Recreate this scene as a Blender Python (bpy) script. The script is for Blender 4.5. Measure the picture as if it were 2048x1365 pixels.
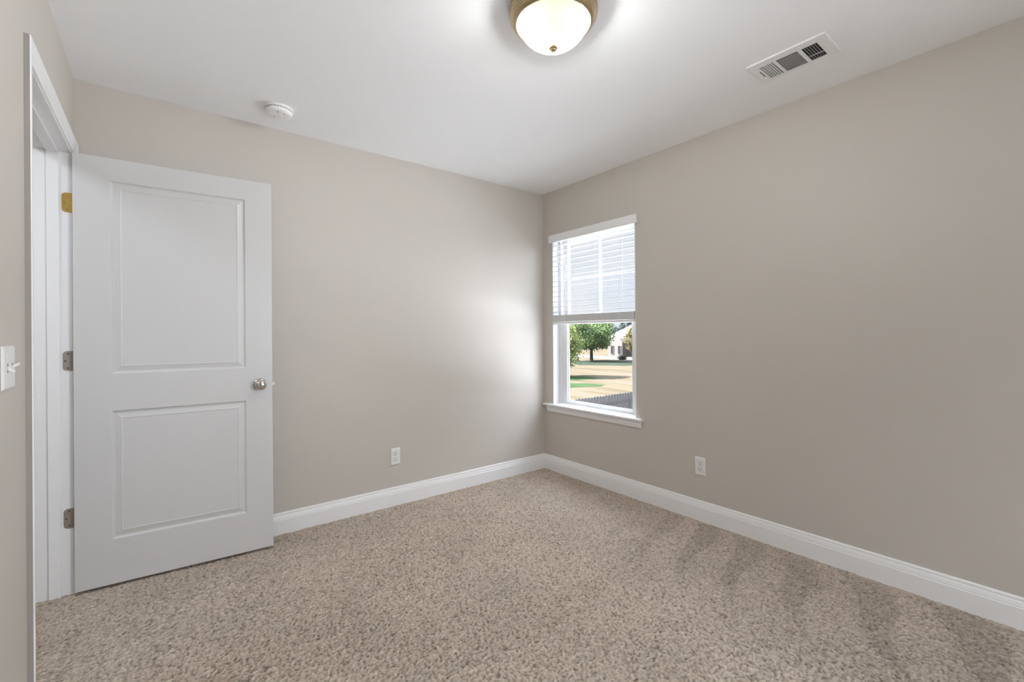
import bpy, bmesh, math, random
import numpy as np
from mathutils import Vector, Matrix

for o in list(bpy.data.objects):
    bpy.data.objects.remove(o)
S = bpy.context.scene
COL = S.collection
random.seed(7)

# ------------------------------------------------------------------ camera
cam_d = bpy.data.cameras.new('camera')
cam = bpy.data.objects.new('camera', cam_d)
COL.objects.link(cam)
F_ = Vector((0.61543754, 0.78818524, 0.0008125))
R_ = Vector((0.78816796, -0.61541648, -0.00733693))
U_ = Vector((0.00528283, -0.00515581, 0.99997275))
CAM = Vector((-2.6993, -2.9987, 1.1900))
mw = Matrix((R_, U_, -F_)).transposed().to_4x4()
mw.translation = CAM
cam.matrix_world = mw
cam_d.sensor_width = 36.0
cam_d.lens = 36.0 * 900.85 / 2048
cam_d.shift_y = -(682.5 - 668.6) / 2048
cam_d.clip_start = 0.02
cam_d.clip_end = 600
S.camera = cam

# ------------------------------------------------------------------ view, sky, sun, rear fill
S.view_settings.view_transform = 'Standard'
S.view_settings.look = 'None'
S.view_settings.gamma = 1.0
S.view_settings.use_curve_mapping = False
S.view_settings.exposure = 0.56
S.cycles.use_denoising = True
S.cycles.max_bounces = 14
S.cycles.diffuse_bounces = 9
S.cycles.glossy_bounces = 5
S.cycles.transmission_bounces = 12
S.cycles.transparent_max_bounces = 12
S.cycles.sample_clamp_indirect = 6.0
S.cycles.caustics_refractive = False
S.cycles.caustics_reflective = False

SKY = 0.79
SKY_UP = 11.7         # overhead sky boosted as added fill, well above what the window shows
LOBE = 9.3          # added glow low in the sky, outside the window view, for the back wall
P_REAR = 24
P_HALL = 9
LAMP_K = 0.070
P_BULB = 25
world = bpy.data.worlds.new('sky')
S.world = world
world.use_nodes = True
wn = world.node_tree.nodes
wl = world.node_tree.links
wn.clear()
w_out = wn.new('ShaderNodeOutputWorld')
w_bg = wn.new('ShaderNodeBackground')
w_tc = wn.new('ShaderNodeTexCoord')
w_sep = wn.new('ShaderNodeSeparateXYZ')
w_rmp = wn.new('ShaderNodeValToRGB')
w_noise = wn.new('ShaderNodeTexNoise')
w_noise.inputs['Scale'].default_value = 5.0
w_noise.inputs['Detail'].default_value = 4.0
w_mix = wn.new('ShaderNodeMix')
w_mix.data_type = 'RGBA'
w_cl = wn.new('ShaderNodeValToRGB')
wl.new(w_tc.outputs['Generated'], w_sep.inputs[0])
wl.new(w_sep.outputs['Z'], w_rmp.inputs[0])
e = w_rmp.color_ramp.elements
e[0].position = 0.0;  e[0].color = (0.72, 0.75, 0.81, 1)
e[1].position = 1.0;  e[1].color = (0.72, 0.82, 1.05, 1)
e2 = w_rmp.color_ramp.elements.new(0.22); e2.color = (0.66, 0.72, 0.84, 1)
wl.new(w_tc.outputs['Generated'], w_noise.inputs['Vector'])
wl.new(w_noise.outputs['Fac'], w_cl.inputs[0])
w_cl.color_ramp.elements[0].position = 0.45
w_cl.color_ramp.elements[1].position = 0.62
wl.new(w_cl.outputs['Color'], w_mix.inputs[0])
wl.new(w_rmp.outputs['Color'], w_mix.inputs[6])
w_mix.inputs[7].default_value = (0.80, 0.80, 0.82, 1)
w_dot = wn.new('ShaderNodeVectorMath')
w_dot.operation = 'DOT_PRODUCT'
w_dot.inputs[1].default_value = Vector((0.56, -0.82, 0.05)).normalized()
w_flat = wn.new('ShaderNodeVectorMath')
w_flat.operation = 'MULTIPLY'
w_flat.inputs[1].default_value = (1.0, 1.0, 2.6)
w_nrm = wn.new('ShaderNodeVectorMath')
w_nrm.operation = 'NORMALIZE'
wl.new(w_tc.outputs['Generated'], w_flat.inputs[0])
wl.new(w_flat.outputs[0], w_nrm.inputs[0])
wl.new(w_nrm.outputs[0], w_dot.inputs[0])
w_map = wn.new('ShaderNodeMapRange')
w_map.interpolation_type = 'SMOOTHSTEP'
w_map.inputs[1].default_value = 0.72
w_map.inputs[2].default_value = 0.995
w_map.inputs[3].default_value = 1.0
w_map.inputs[4].default_value = LOBE
wl.new(w_dot.outputs['Value'], w_map.inputs[0])
w_up = wn.new('ShaderNodeMapRange')
w_up.interpolation_type = 'SMOOTHSTEP'
w_up.inputs[1].default_value = 0.24
w_up.inputs[2].default_value = 0.55
w_up.inputs[3].default_value = 1.0
w_up.inputs[4].default_value = SKY_UP
wl.new(w_sep.outputs['Z'], w_up.inputs[0])
w_mu = wn.new('ShaderNodeMath')
w_mu.operation = 'MULTIPLY'
wl.new(w_map.outputs[0], w_mu.inputs[0])
wl.new(w_up.outputs[0], w_mu.inputs[1])
w_sc = wn.new('ShaderNodeVectorMath')
w_sc.operation = 'SCALE'
wl.new(w_mix.outputs[2], w_sc.inputs[0])
wl.new(w_mu.outputs[0], w_sc.inputs['Scale'])
wl.new(w_sc.outputs[0], w_bg.inputs['Color'])
w_bg.inputs['Strength'].default_value = SKY
wl.new(w_bg.outputs[0], w_out.inputs[0])

sun_d = bpy.data.lights.new('sun', 'SUN')
sun_d.energy = 62.0
sun_d.angle = 0.01
sun_d.color = (1.0, 0.97, 0.93)
sun = bpy.data.objects.new('sun', sun_d)
COL.objects.link(sun)
sun_dir = Vector((0.641, -0.754, -0.92)).normalized()
sun.rotation_euler = sun_dir.to_track_quat('-Z', 'Y').to_euler()
sun.location = (0, 0, 12)

RW, RL, RH = 3.021, 4.45, 2.437        # room width (x), length (y), height


def area(name, loc, direction, sx, sy, power, color, spread=180):
    d = bpy.data.lights.new(name, 'AREA')
    d.shape = 'RECTANGLE'
    d.size = sx
    d.size_y = sy
    d.energy = power
    d.color = color
    d.spread = math.radians(spread)
    o = bpy.data.objects.new(name, d)
    COL.objects.link(o)
    o.location = loc
    o.rotation_euler = Vector(direction).to_track_quat('-Z', 'Y').to_euler()
    return o


# added fill light outside the invented rear window, behind the camera
area('rear_fill', (-0.90, -RL - 0.25, 1.35), (-0.85, 1, 0.22), 1.1, 1.3, P_REAR, (0.92, 0.96, 1.04), 125)

# ------------------------------------------------------------------ materials
MATS = {}
OD = 0.039           # albedo level of the outdoor surfaces, kept low to offset the strong sun


def od(c):
    return tuple(v * OD for v in c)


def mat(name, color, rough=0.5, metal=0.0, spec=0.5, bump=None, var=None, sss=0, trans=0, emit=None):
    m = bpy.data.materials.new(name)
    m.use_nodes = True
    nt = m.node_tree
    b = nt.nodes['Principled BSDF']
    b.inputs['Base Color'].default_value = (*color, 1)
    b.inputs['Roughness'].default_value = rough
    b.inputs['Metallic'].default_value = metal
    b.inputs['Specular IOR Level'].default_value = spec
    if trans:
        b.inputs['Transmission Weight'].default_value = trans
    tc = nt.nodes.new('ShaderNodeTexCoord')
    if var:                                     # (scale, amount) soft colour variation
        n = nt.nodes.new('ShaderNodeTexNoise')
        n.inputs['Scale'].default_value = var[0]
        n.inputs['Detail'].default_value = 4
        r = nt.nodes.new('ShaderNodeValToRGB')
        r.color_ramp.elements[0].color = (*[c * (1 - var[1]) for c in color], 1)
        r.color_ramp.elements[1].color = (*[min(1, c * (1 + var[1])) for c in color], 1)
        r.color_ramp.elements[0].position = 0.3
        r.color_ramp.elements[1].position = 0.7
        nt.links.new(tc.outputs['Object'], n.inputs['Vector'])
        nt.links.new(n.outputs['Fac'], r.inputs[0])
        nt.links.new(r.outputs[0], b.inputs['Base Color'])
    if bump:                                    # (scale, strength, distance)
        n = nt.nodes.new('ShaderNodeTexNoise')
        n.inputs['Scale'].default_value = bump[0]
        n.inputs['Detail'].default_value = 3
        bp = nt.nodes.new('ShaderNodeBump')
        bp.inputs['Strength'].default_value = bump[1]
        bp.inputs['Distance'].default_value = bump[2]
        nt.links.new(tc.outputs['Object'], n.inputs['Vector'])
        nt.links.new(n.outputs['Fac'], bp.inputs['Height'])
        nt.links.new(bp.outputs[0], b.inputs['Normal'])
    MATS[name] = m
    return m


M_wall = mat('wall_paint', (0.570, 0.535, 0.487), 0.5, spec=0.35, bump=(260, 0.12, 0.0008), var=(1.4, 0.012))
M_edge_shade = mat('casing_edge_shade', (0.38, 0.355, 0.325), 0.6, spec=0.2)
M_ceil = mat('ceiling_paint', (0.925, 0.93, 0.935), 0.8, spec=0.2, bump=(300, 0.12, 0.0008))
M_trim = mat('white_semigloss', (0.85, 0.85, 0.85), 0.33, spec=0.5)
M_door = mat('white_door_paint', (0.64, 0.637, 0.63), 0.36, spec=0.5, bump=(420, 0.05, 0.0004))
M_vinyl = mat('white_vinyl', (0.74, 0.74, 0.74), 0.35)
M_plate = mat('outlet_plastic', (0.82, 0.81, 0.79), 0.3)
M_slot = mat('slot_dark', (0.03, 0.03, 0.03), 0.7)
M_brass = mat('polished_brass', (0.80, 0.55, 0.17), 0.28, 1.0, bump=(90, 0.15, 0.001))
M_satin = mat('satin_nickel_hinge', (0.38, 0.34, 0.30), 0.5, 0.75)
M_nickel = mat('nickel_knob', (0.62, 0.59, 0.55), 0.16, 1.0)
M_bronze = mat('antique_brass_ring', (0.52, 0.41, 0.25), 0.3, 0.95, bump=(30, 0.05, 0.001))
M_vent = mat('vent_enamel', (0.84, 0.84, 0.83), 0.4)
M_duct = mat('duct_inside', (0.045, 0.042, 0.04), 0.8)
M_absorber = mat('light_absorber', (0.004, 0.004, 0.004), 0.9, spec=0.0)
M_smoke = mat('detector_plastic', (0.86, 0.86, 0.85), 0.4)
M_fence = mat('weathered_cedar', od((0.115, 0.095, 0.115)), 0.85, var=(3.0, 0.35))
M_brick = mat('pale_brick', od((1.1, 0.92, 0.86)), 0.9, var=(6.0, 0.2))
M_roof = mat('roof_shingle', od((0.62, 0.52, 0.45)), 0.9, var=(3.0, 0.15))
M_fascia = mat('fascia_grey', od((0.55, 0.6, 0.7)), 0.7)
M_hwhite = mat('house_white', od((0.80, 0.78, 0.75)), 0.7)
M_win = mat('house_glass', od((0.10, 0.10, 0.13)), 0.7, spec=0.1)
M_bark = mat('bark', od((0.20, 0.17, 0.16)), 0.9, var=(5, 0.3))
M_road = mat('pale_concrete', od((0.60, 0.52, 0.50)), 0.9, var=(0.4, 0.12))
M_mulch = mat('mulch', od((0.30, 0.24, 0.22)), 0.95, var=(2, 0.3))

# blind slats: white faux wood that lets a little light through
m = mat('blind_white', (0.88, 0.88, 0.88), 0.4)
nt = m.node_tree
b = nt.nodes['Principled BSDF']
tr = nt.nodes.new('ShaderNodeBsdfTranslucent')
tr.inputs[0].default_value = (0.9, 0.9, 0.88, 1)
mx = nt.nodes.new('ShaderNodeMixShader')
mx.inputs[0].default_value = 0.06
nt.links.new(b.outputs[0], mx.inputs[1])
nt.links.new(tr.outputs[0], mx.inputs[2])
nt.links.new(mx.outputs[0], nt.nodes['Material Output'].inputs[0])
M_blind = m

M_slat = mat('slat_white', (0.62, 0.62, 0.62), 0.45)

# window glass: clear, thin
m = bpy.data.materials.new('window_glass')
m.use_nodes = True
nt = m.node_tree
nt.nodes.clear()
o_ = nt.nodes.new('ShaderNodeOutputMaterial')
tp = nt.nodes.new('ShaderNodeBsdfTransparent')
tp.inputs[0].default_value = (0.96, 0.97, 0.97, 1)
gl = nt.nodes.new('ShaderNodeBsdfGlossy')
gl.inputs['Roughness'].default_value = 0.02
fr = nt.nodes.new('ShaderNodeFresnel')
fr.inputs[0].default_value = 1.45
mx = nt.nodes.new('ShaderNodeMixShader')
ge = nt.nodes.new('ShaderNodeNewGeometry')
sb = nt.nodes.new('ShaderNodeMath')
sb.operation = 'SUBTRACT'
sb.inputs[0].default_value = 1.0
nt.links.new(ge.outputs['Backfacing'], sb.inputs[1])
ml = nt.nodes.new('ShaderNodeMath')
ml.operation = 'MULTIPLY'
nt.links.new(fr.outputs[0], ml.inputs[0])
nt.links.new(sb.outputs[0], ml.inputs[1])
nt.links.new(ml.outputs[0], mx.inputs[0])
nt.links.new(tp.outputs[0], mx.inputs[1])
nt.links.new(gl.outputs[0], mx.inputs[2])
nt.links.new(mx.outputs[0], o_.inputs[0])
M_glass = m


# lamp bowl: frosted glass lit from inside by two bulbs (hot spots around the bulbs)
def lamp_glass(bulbs):
    m = bpy.data.materials.new('frosted_lamp_glass')
    m.use_nodes = True
    nt = m.node_tree
    b = nt.nodes['Principled BSDF']
    b.inputs['Base Color'].default_value = (0.004, 0.004, 0.004, 1)
    b.inputs['Specular IOR Level'].default_value = 0.0
    b.inputs['Roughness'].default_value = 0.3
    tc = nt.nodes.new('ShaderNodeTexCoord')
    val = None
    for p in bulbs:
        d = nt.nodes.new('ShaderNodeVectorMath')
        d.operation = 'DISTANCE'
        nt.links.new(tc.outputs['Object'], d.inputs[0])
        d.inputs[1].default_value = p
        sq = nt.nodes.new('ShaderNodeMath')
        sq.operation = 'POWER'
        nt.links.new(d.outputs['Value'], sq.inputs[0])
        sq.inputs[1].default_value = 1.0
        iv = nt.nodes.new('ShaderNodeMath')
        iv.operation = 'DIVIDE'
        iv.inputs[0].default_value = LAMP_K
        nt.links.new(sq.outputs[0], iv.inputs[1])
        if val is None:
            val = iv
        else:
            ad = nt.nodes.new('ShaderNodeMath')
            ad.operation = 'ADD'
            nt.links.new(val.outputs[0], ad.inputs[0])
            nt.links.new(iv.outputs[0], ad.inputs[1])
            val = ad
    nt.links.new(val.outputs[0], b.inputs['Emission Strength'])
    b.inputs['Emission Color'].default_value = (1.0, 0.93, 0.70, 1)
    # the glass lets most of the bulbs' light through
    tp = nt.nodes.new('ShaderNodeBsdfTransparent')
    tp.inputs[0].default_value = (1.0, 0.97, 0.90, 1)
    mx = nt.nodes.new('ShaderNodeMixShader')
    mx.inputs[0].default_value = 0.30
    nt.links.new(b.outputs[0], mx.inputs[1])
    nt.links.new(tp.outputs[0], mx.inputs[2])
    nt.links.new(mx.outputs[0], nt.nodes['Material Output'].inputs[0])
    return m


# carpet: twisted cut pile, warm taupe with flecks and vacuum strokes near the right wall
def carpet_mat():
    m = bpy.data.materials.new('taupe_cut_pile_carpet')
    m.use_nodes = True
    nt = m.node_tree
    b = nt.nodes['Principled BSDF']
    b.inputs['Roughness'].default_value = 0.95
    b.inputs['Specular IOR Level'].default_value = 0.1
    tc = nt.nodes.new('ShaderNodeTexCoord')

    def noise(scale, det=3):
        n = nt.nodes.new('ShaderNodeTexNoise')
        n.inputs['Scale'].default_value = scale
        n.inputs['Detail'].default_value = det
        nt.links.new(tc.outputs['Object'], n.inputs['Vector'])
        return n
    att = nt.nodes.new('ShaderNodeAttribute')
    att.attribute_name = 'tuft'
    n1 = noise(230, 2)
    ad = nt.nodes.new('ShaderNodeMath'); ad.operation = 'MULTIPLY_ADD'
    nt.links.new(n1.outputs['Fac'], ad.inputs[0])
    ad.inputs[1].default_value = 0.7
    nt.links.new(att.outputs['Fac'], ad.inputs[2])
    r = nt.nodes.new('ShaderNodeValToRGB')
    el = r.color_ramp.elements
    el[0].position = 0.30; el[0].color = (*CARPET_LO, 1)
    el[1].position = 1.25 if False else 1.0; el[1].color = (*CARPET_HI, 1)
    e2 = r.color_ramp.elements.new(0.62); e2.color = (*CARPET_MID, 1)
    nt.links.new(ad.outputs[0], r.inputs[0])
    # broad nap variation
    n2 = noise(2.3, 3)
    mr = nt.nodes.new('ShaderNodeMapRange')
    mr.inputs[1].default_value = 0.35; mr.inputs[2].default_value = 0.65
    mr.inputs[3].default_value = 0.93; mr.inputs[4].default_value = 1.07
    nt.links.new(n2.outputs['Fac'], mr.inputs[0])
    # vacuum strokes and painted light falloff: attribute worked out per vertex
    at2 = nt.nodes.new('ShaderNodeAttribute')
    at2.attribute_name = 'nap_falloff'
    mu = nt.nodes.new('ShaderNodeMath'); mu.operation = 'MULTIPLY'
    nt.links.new(mr.outputs[0], mu.inputs[0])
    nt.links.new(at2.outputs['Fac'], mu.inputs[1])
    vm = nt.nodes.new('ShaderNodeVectorMath'); vm.operation = 'SCALE'
    nt.links.new(r.outputs[0], vm.inputs[0])
    nt.links.new(mu.outputs[0], vm.inputs['Scale'])
    nt.links.new(vm.outputs[0], b.inputs['Base Color'])
    return m


CARPET_LO = (0.19, 0.148, 0.114)
CARPET_MID = (0.435, 0.366, 0.300)
CARPET_HI = (0.60, 0.515, 0.435)


def leaf_mat(name, c1, c2):
    m = bpy.data.materials.new(name)
    m.use_nodes = True
    nt = m.node_tree
    b = nt.nodes['Principled BSDF']
    b.inputs['Roughness'].default_value = 0.6
    b.inputs['Specular IOR Level'].default_value = 0.2
    g = nt.nodes.new('ShaderNodeNewGeometry')
    r = nt.nodes.new('ShaderNodeValToRGB')
    r.color_ramp.elements[0].color = (*c1, 1)
    r.color_ramp.elements[1].color = (*c2, 1)
    nt.links.new(g.outputs['Random Per Island'], r.inputs[0])
    nt.links.new(r.outputs[0], b.inputs['Base Color'])
    tr = nt.nodes.new('ShaderNodeBsdfTranslucent')
    nt.links.new(r.outputs[0], tr.inputs[0])
    mx = nt.nodes.new('ShaderNodeMixShader')
    mx.inputs[0].default_value = 0.35
    nt.links.new(b.outputs[0], mx.inputs[1])
    nt.links.new(tr.outputs[0], mx.inputs[2])
    nt.links.new(mx.outputs[0], nt.nodes['Material Output'].inputs[0])
    return m


M_leaf_g = leaf_mat('green_leaves', od((0.6, 1.4, 0.36)), od((2.0, 2.9, 0.95)))
M_leaf_y = leaf_mat('yellow_green_leaves', od((1.4, 2.1, 0.45)), od((2.9, 3.4, 1.1)))
M_leaf_o = leaf_mat('autumn_leaves', od((1.5, 1.3, 0.5)), od((2.6, 2.2, 1.0)))
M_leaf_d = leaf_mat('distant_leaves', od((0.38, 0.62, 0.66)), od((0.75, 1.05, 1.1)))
M_leaf_b = leaf_mat('bush_leaves', od((0.12, 0.20, 0.10)), od((0.26, 0.34, 0.18)))


def grass_mat():
    m = bpy.data.materials.new('dry_lawn')
    m.use_nodes = True
    nt = m.node_tree
    b = nt.nodes['Principled BSDF']
    b.inputs['Roughness'].default_value = 1.0
    b.inputs['Specular IOR Level'].default_value = 0.0
    tc = nt.nodes.new('ShaderNodeTexCoord')
    mp = nt.nodes.new('ShaderNodeMapping')
    mp.inputs['Rotation'].default_value = (0, 0, math.radians(50))
    mp.inputs['Scale'].default_value = (1.0, 0.18, 1)
    nt.links.new(tc.outputs['Object'], mp.inputs[0])
    n = nt.nodes.new('ShaderNodeTexNoise')
    n.inputs['Scale'].default_value = 0.8
    n.inputs['Detail'].default_value = 6
    nt.links.new(mp.outputs[0], n.inputs['Vector'])
    r = nt.nodes.new('ShaderNodeValToRGB')
    el = r.color_ramp.elements
    el[0].position = 0.32; el[0].color = (*od((0.72, 0.60, 0.42)), 1)
    el[1].position = 0.7; el[1].color = (*od((1.05, 0.90, 0.76)), 1)
    e2 = el.new(0.5); e2.color = (*od((0.98, 0.84, 0.60)), 1)
    nt.links.new(n.outputs['Fac'], r.inputs[0])
    nt.links.new(r.outputs[0], b.inputs['Base Color'])
    return m


M_grass = grass_mat()
M_shadow_bed = mat('tree_shadow_lawn', od((0.32, 0.42, 0.32)), 1.0, spec=0.0, var=(1.2, 0.3))
M_shadow_green = mat('green_shadow_grass', od((0.34, 0.60, 0.28)), 1.0, spec=0.0, var=(1.2, 0.3))

# ------------------------------------------------------------------ mesh helpers


def link(name, bm, m, parent=None, smooth=False, bevel=0.0, seg=2):
    me = bpy.data.meshes.new(name)
    bmesh.ops.recalc_face_normals(bm, faces=bm.faces)
    bm.to_mesh(me)
    bm.free()
    me.materials.append(m)
    o = bpy.data.objects.new(name, me)
    COL.objects.link(o)
    if parent is not None:
        o.parent = parent
    if smooth:
        for p in me.polygons:
            p.use_smooth = True
        try:
            me.set_sharp_from_angle(angle=math.radians(smooth if smooth is not True else 35))
        except Exception:
            pass
    if bevel:
        md = o.modifiers.new('bevel', 'BEVEL')
        md.width = bevel
        md.segments = seg
        md.limit_method = 'ANGLE'
        md.angle_limit = math.radians(40)
        md.harden_normals = False
    return o


def box(bm, lo, hi):
    x0, y0, z0 = lo
    x1, y1, z1 = hi
    v = [bm.verts.new(p) for p in ((x0, y0, z0), (x1, y0, z0), (x1, y1, z0), (x0, y1, z0),
                                   (x0, y0, z1), (x1, y0, z1), (x1, y1, z1), (x0, y1, z1))]
    for f in ((0, 3, 2, 1), (4, 5, 6, 7), (0, 1, 5, 4), (1, 2, 6, 5), (2, 3, 7, 6), (3, 0, 4, 7)):
        bm.faces.new([v[i] for i in f])
    return v


def boxes(*bs):
    bm = bmesh.new()
    for lo, hi in bs:
        box(bm, lo, hi)
    return bm


def prism(bm, prof, a, b, up=None):
    """extrude closed 2-D profile (list of 3-vectors at a) by vector b-a"""
    d = Vector(b) - Vector(a)
    r0 = [bm.verts.new(Vector(p)) for p in prof]
    r1 = [bm.verts.new(Vector(p) + d) for p in prof]
    n = len(prof)
    for i in range(n):
        bm.faces.new((r0[i], r0[(i + 1) % n], r1[(i + 1) % n], r1[i]))
    bm.faces.new(r0)
    bm.faces.new(list(reversed(r1)))


def loft(bm, rings, cap=True, closed=True):
    vs = [[bm.verts.new(p) for p in r] for r in rings]
    n = len(vs[0])
    for a, b in zip(vs[:-1], vs[1:]):
        for i in range(n if closed else n - 1):
            bm.faces.new((a[i], a[(i + 1) % n], b[(i + 1) % n], b[i]))
    if cap:
        bm.faces.new(list(reversed(vs[0])))
        bm.faces.new(vs[-1])
    return vs


def lathe(bm, prof, center=(0, 0, 0), axis='Z', n=48, cap=False):
    """prof: (r, h) list, revolved about axis through center"""
    rings = []
    c = Vector(center)
    for r, h in prof:
        ring = []
        for k in range(n):
            a = 2 * math.pi * k / n
            x, y = r * math.cos(a), r * math.sin(a)
            if axis == 'Z':
                ring.append(c + Vector((x, y, h)))
            elif axis == 'Y':
                ring.append(c + Vector((x, h, y)))
            else:
                ring.append(c + Vector((h, x, y)))
        rings.append(ring)
    return loft(bm, rings, cap=cap)


def struct(o):
    o['kind'] = 'structure'
    return o


def tag(o, label, cat, group=None):
    o['label'] = label
    o['category'] = cat
    if group:
        o['group'] = group
    return o


def empty(name, loc=(0, 0, 0), rz=0.0):
    o = bpy.data.objects.new(name, None)
    o.empty_display_size = 0.05
    COL.objects.link(o)
    o.location = loc
    o.rotation_euler = (0, 0, rz)
    return o


T = 0.13          # partition thickness
# ------------------------------------------------------------------ room shell
WY0, WY1, WZ0, WZ1 = -0.993, -0.117, 0.566, 2.045      # window opening in the right wall
XT = 0.16
struct(link('wall_right', boxes(((0, -RL - T, -0.02), (XT, WY0, RH)), ((0, WY1, -0.02), (XT, T, RH)),
                                ((0, WY0, -0.02), (XT, WY1, WZ0)), ((0, WY0, WZ1), (XT, WY1, RH))), M_wall))
struct(link('wall_back', boxes(((-RW - T, 0, -0.02), (0, T, RH))), M_wall))
DY0, DY1, DZ = -0.955, -0.088, 2.048                    # door opening (clear)
J = 0.018
struct(link('wall_left', boxes(((-RW - T, -RL - T, -0.02), (-RW, DY0 - J, RH)), ((-RW - T, DY1 + J, -0.02), (-RW, 0, RH)),
                               ((-RW - T, DY0 - J, DZ + J), (-RW, DY1 + J, RH))), M_wall))
# rear wall with an added window opening for the fill light (behind the camera)
RX0, RX1, RZ0, RZ1 = -1.55, -0.40, 0.75, 2.10
struct(link('wall_rear', boxes(((-RW - T, -RL - T, -0.02), (RX0, -RL, RH)), ((RX1, -RL - T, -0.02), (0, -RL, RH)),
                               ((RX0, -RL - T, -0.02), (RX1, -RL, RZ0)), ((RX0, -RL - T, RZ1), (RX1, -RL, RH))), M_wall))
struct(link('ceiling', boxes(((-4.6, -RL - T, RH), (XT, 0.8, RH + 0.2))), M_ceil))
# hallway beyond the door
struct(link('wall_hall', boxes(((-4.6, -2.3, -0.02), (-4.47, 0.8, RH)), ((-4.47, -2.3, -0.02), (-RW - T, -2.2, RH)),
                               ((-4.47, 0.7, -0.02), (-RW - T, 0.8, RH)), ((-RW - T, T, -0.02), (-RW, 0.8, RH))), M_wall))
area('hall_fill', (-3.85, -0.9, RH - 0.02), (0, 0, -1), 0.5, 0.5, P_HALL, (0.90, 0.96, 1.05))  # added fill at the hall ceiling, without a fixture


# ------------------------------------------------------------------ carpet floor
def carpet(name, x0, x1, y0, y1, step, seed):
    rng = np.random.default_rng(seed)
    nx = int(round((x1 - x0) / step)) + 1
    ny = int(round((y1 - y0) / step)) + 1
    X, Y = np.meshgrid(np.linspace(x0, x1, nx), np.linspace(y0, y1, ny), indexing='ij')

    def smooth(a, k):
        for _ in range(k):
            a = (a + np.roll(a, 1, 0) + np.roll(a, -1, 0) + np.roll(a, 1, 1) + np.roll(a, -1, 1)) / 5.0
        return a
    h = smooth(rng.random((nx, ny)), 1)
    h = (h - h.mean()) / h.std()
    h2 = smooth(rng.random((nx, ny)), 4)
    h2 = (h2 - h2.mean()) / h2.std()
    H = 0.9 * h + 0.25 * h2
    Z = np.clip(H, -2.2, 2.0) * CARPET_AMP
    X2 = X + rng.normal(0, step * 0.22, X.shape)
    Y2 = Y + rng.normal(0, step * 0.22, X.shape)
    co = np.stack([X2, Y2, Z], -1).reshape(-1, 3)
    # vacuum nap: strokes run out from the right wall
    d = -X
    s = (-Y - 0.10 * d * 3.0)
    wob = 0.05 * np.sin(3.1 * Y + 1.7) + 0.03 * np.sin(9 * X)
    ph = ((s + wob) / 0.27) % 1.0
    tri = np.clip((ph - 0.22 - 0.75 * np.clip(d, 0, 1.1)) / 0.10, 0, 1) * np.clip((0.97 - ph) / 0.05, 0, 1)
    fade = np.clip((0.95 - d) / 0.35, 0, 1) * np.clip((-Y - 1.15) / 0.35, 0, 1) * np.clip((d - 0.01) / 0.05, 0, 1)
    broad = np.clip((1.25 - d + 0.12 * np.sin(2.7 * Y)) / 0.5, 0, 1) * np.clip((-Y - 1.9) / 0.8, 0, 1)  # right corner darkened: brushed pile plus painted light falloff
    nap_falloff = 1.03 - 0.16 * tri * fade - 0.14 * broad
    me = bpy.data.meshes.new(name)
    me.vertices.add(nx * ny)
    me.vertices.foreach_set('co', co.astype(np.float32).ravel())
    idx = np.arange(nx * ny).reshape(nx, ny)
    q = np.stack([idx[:-1, :-1], idx[1:, :-1], idx[1:, 1:], idx[:-1, 1:]], -1).reshape(-1, 4)
    nf = len(q)
    me.loops.add(nf * 4)
    me.loops.foreach_set('vertex_index', q.astype(np.int32).ravel())
    me.polygons.add(nf)
    me.polygons.foreach_set('loop_start', np.arange(0, nf * 4, 4, dtype=np.int32))
    me.polygons.foreach_set('loop_total', np.full(nf, 4, dtype=np.int32))
    me.update()
    me.validate()
    a = me.attributes.new('tuft', 'FLOAT', 'POINT')
    t = 0.30 + 0.14 * h + 0.015 * h2
    a.data.foreach_set('value', t.astype(np.float32).ravel())
    a = me.attributes.new('nap_falloff', 'FLOAT', 'POINT')
    a.data.foreach_set('value', nap_falloff.astype(np.float32).ravel())
    o = bpy.data.objects.new(name, me)
    me.materials.append(M_carpet)
    COL.objects.link(o)
    return o


CARPET_AMP = 0.0020
M_carpet = carpet_mat()
struct(carpet('floor', -RW - 0.22, 0.01, -RL - 0.01, 0.01, 0.0038, 3))
struct(carpet('floor_hall', -4.48, -RW - 0.218, -2.2, 0.7, 0.012, 4))

# ------------------------------------------------------------------ baseboards
BH, BT = 0.1315, 0.015


def base_profile():
    return [(0, 0), (BT, 0), (BT, 0.090), (0.0125, 0.0925), (0.0135, 0.0955), (0.0115, 0.105), (0.0095, 0.1135),
            (0.0065, 0.1155), (0.0075, 0.1185), (0.0070, 0.126), (0.0040, 0.1310), (0, BH)]


def baseboard(name, a, b, nrm, m0=0.0, m1=0.0):
    """a->b along the wall, nrm points into the room; m0/m1: mitre factors at the ends"""
    a, b, nrm = Vector(a), Vector(b), Vector(nrm)
    d = (b - a).normalized()
    rings = []
    for p, mfac in ((a, m0), (b, m1)):
        rings.append([p + nrm * t + Vector((0, 0, z)) + d * (t * mfac) for t, z in base_profile()])
    bm = bmesh.new()
    loft(bm, rings)
    return struct(link(name, bm, M_trim))


baseboard('baseboard_back', (-RW, 0, -0.004), (0, 0, -0.004), (0, -1, 0), 0, -1)
baseboard('baseboard_right', (0, 0, -0.004), (0, -RL, -0.004), (-1, 0, 0), 1, -1)
baseboard('baseboard_left', (-RW, DY0 - 0.071, -0.004), (-RW, -RL, -0.004), (1, 0, 0), 0, -1)
baseboard('baseboard_rear', (-RW, -RL, -0.004), (0, -RL, -0.004), (0, 1, 0), 1, -1)

# ------------------------------------------------------------------ door casing + jamb (trim_1)
CW, CT = 0.062, 0.0165
rev = 0.005


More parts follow.
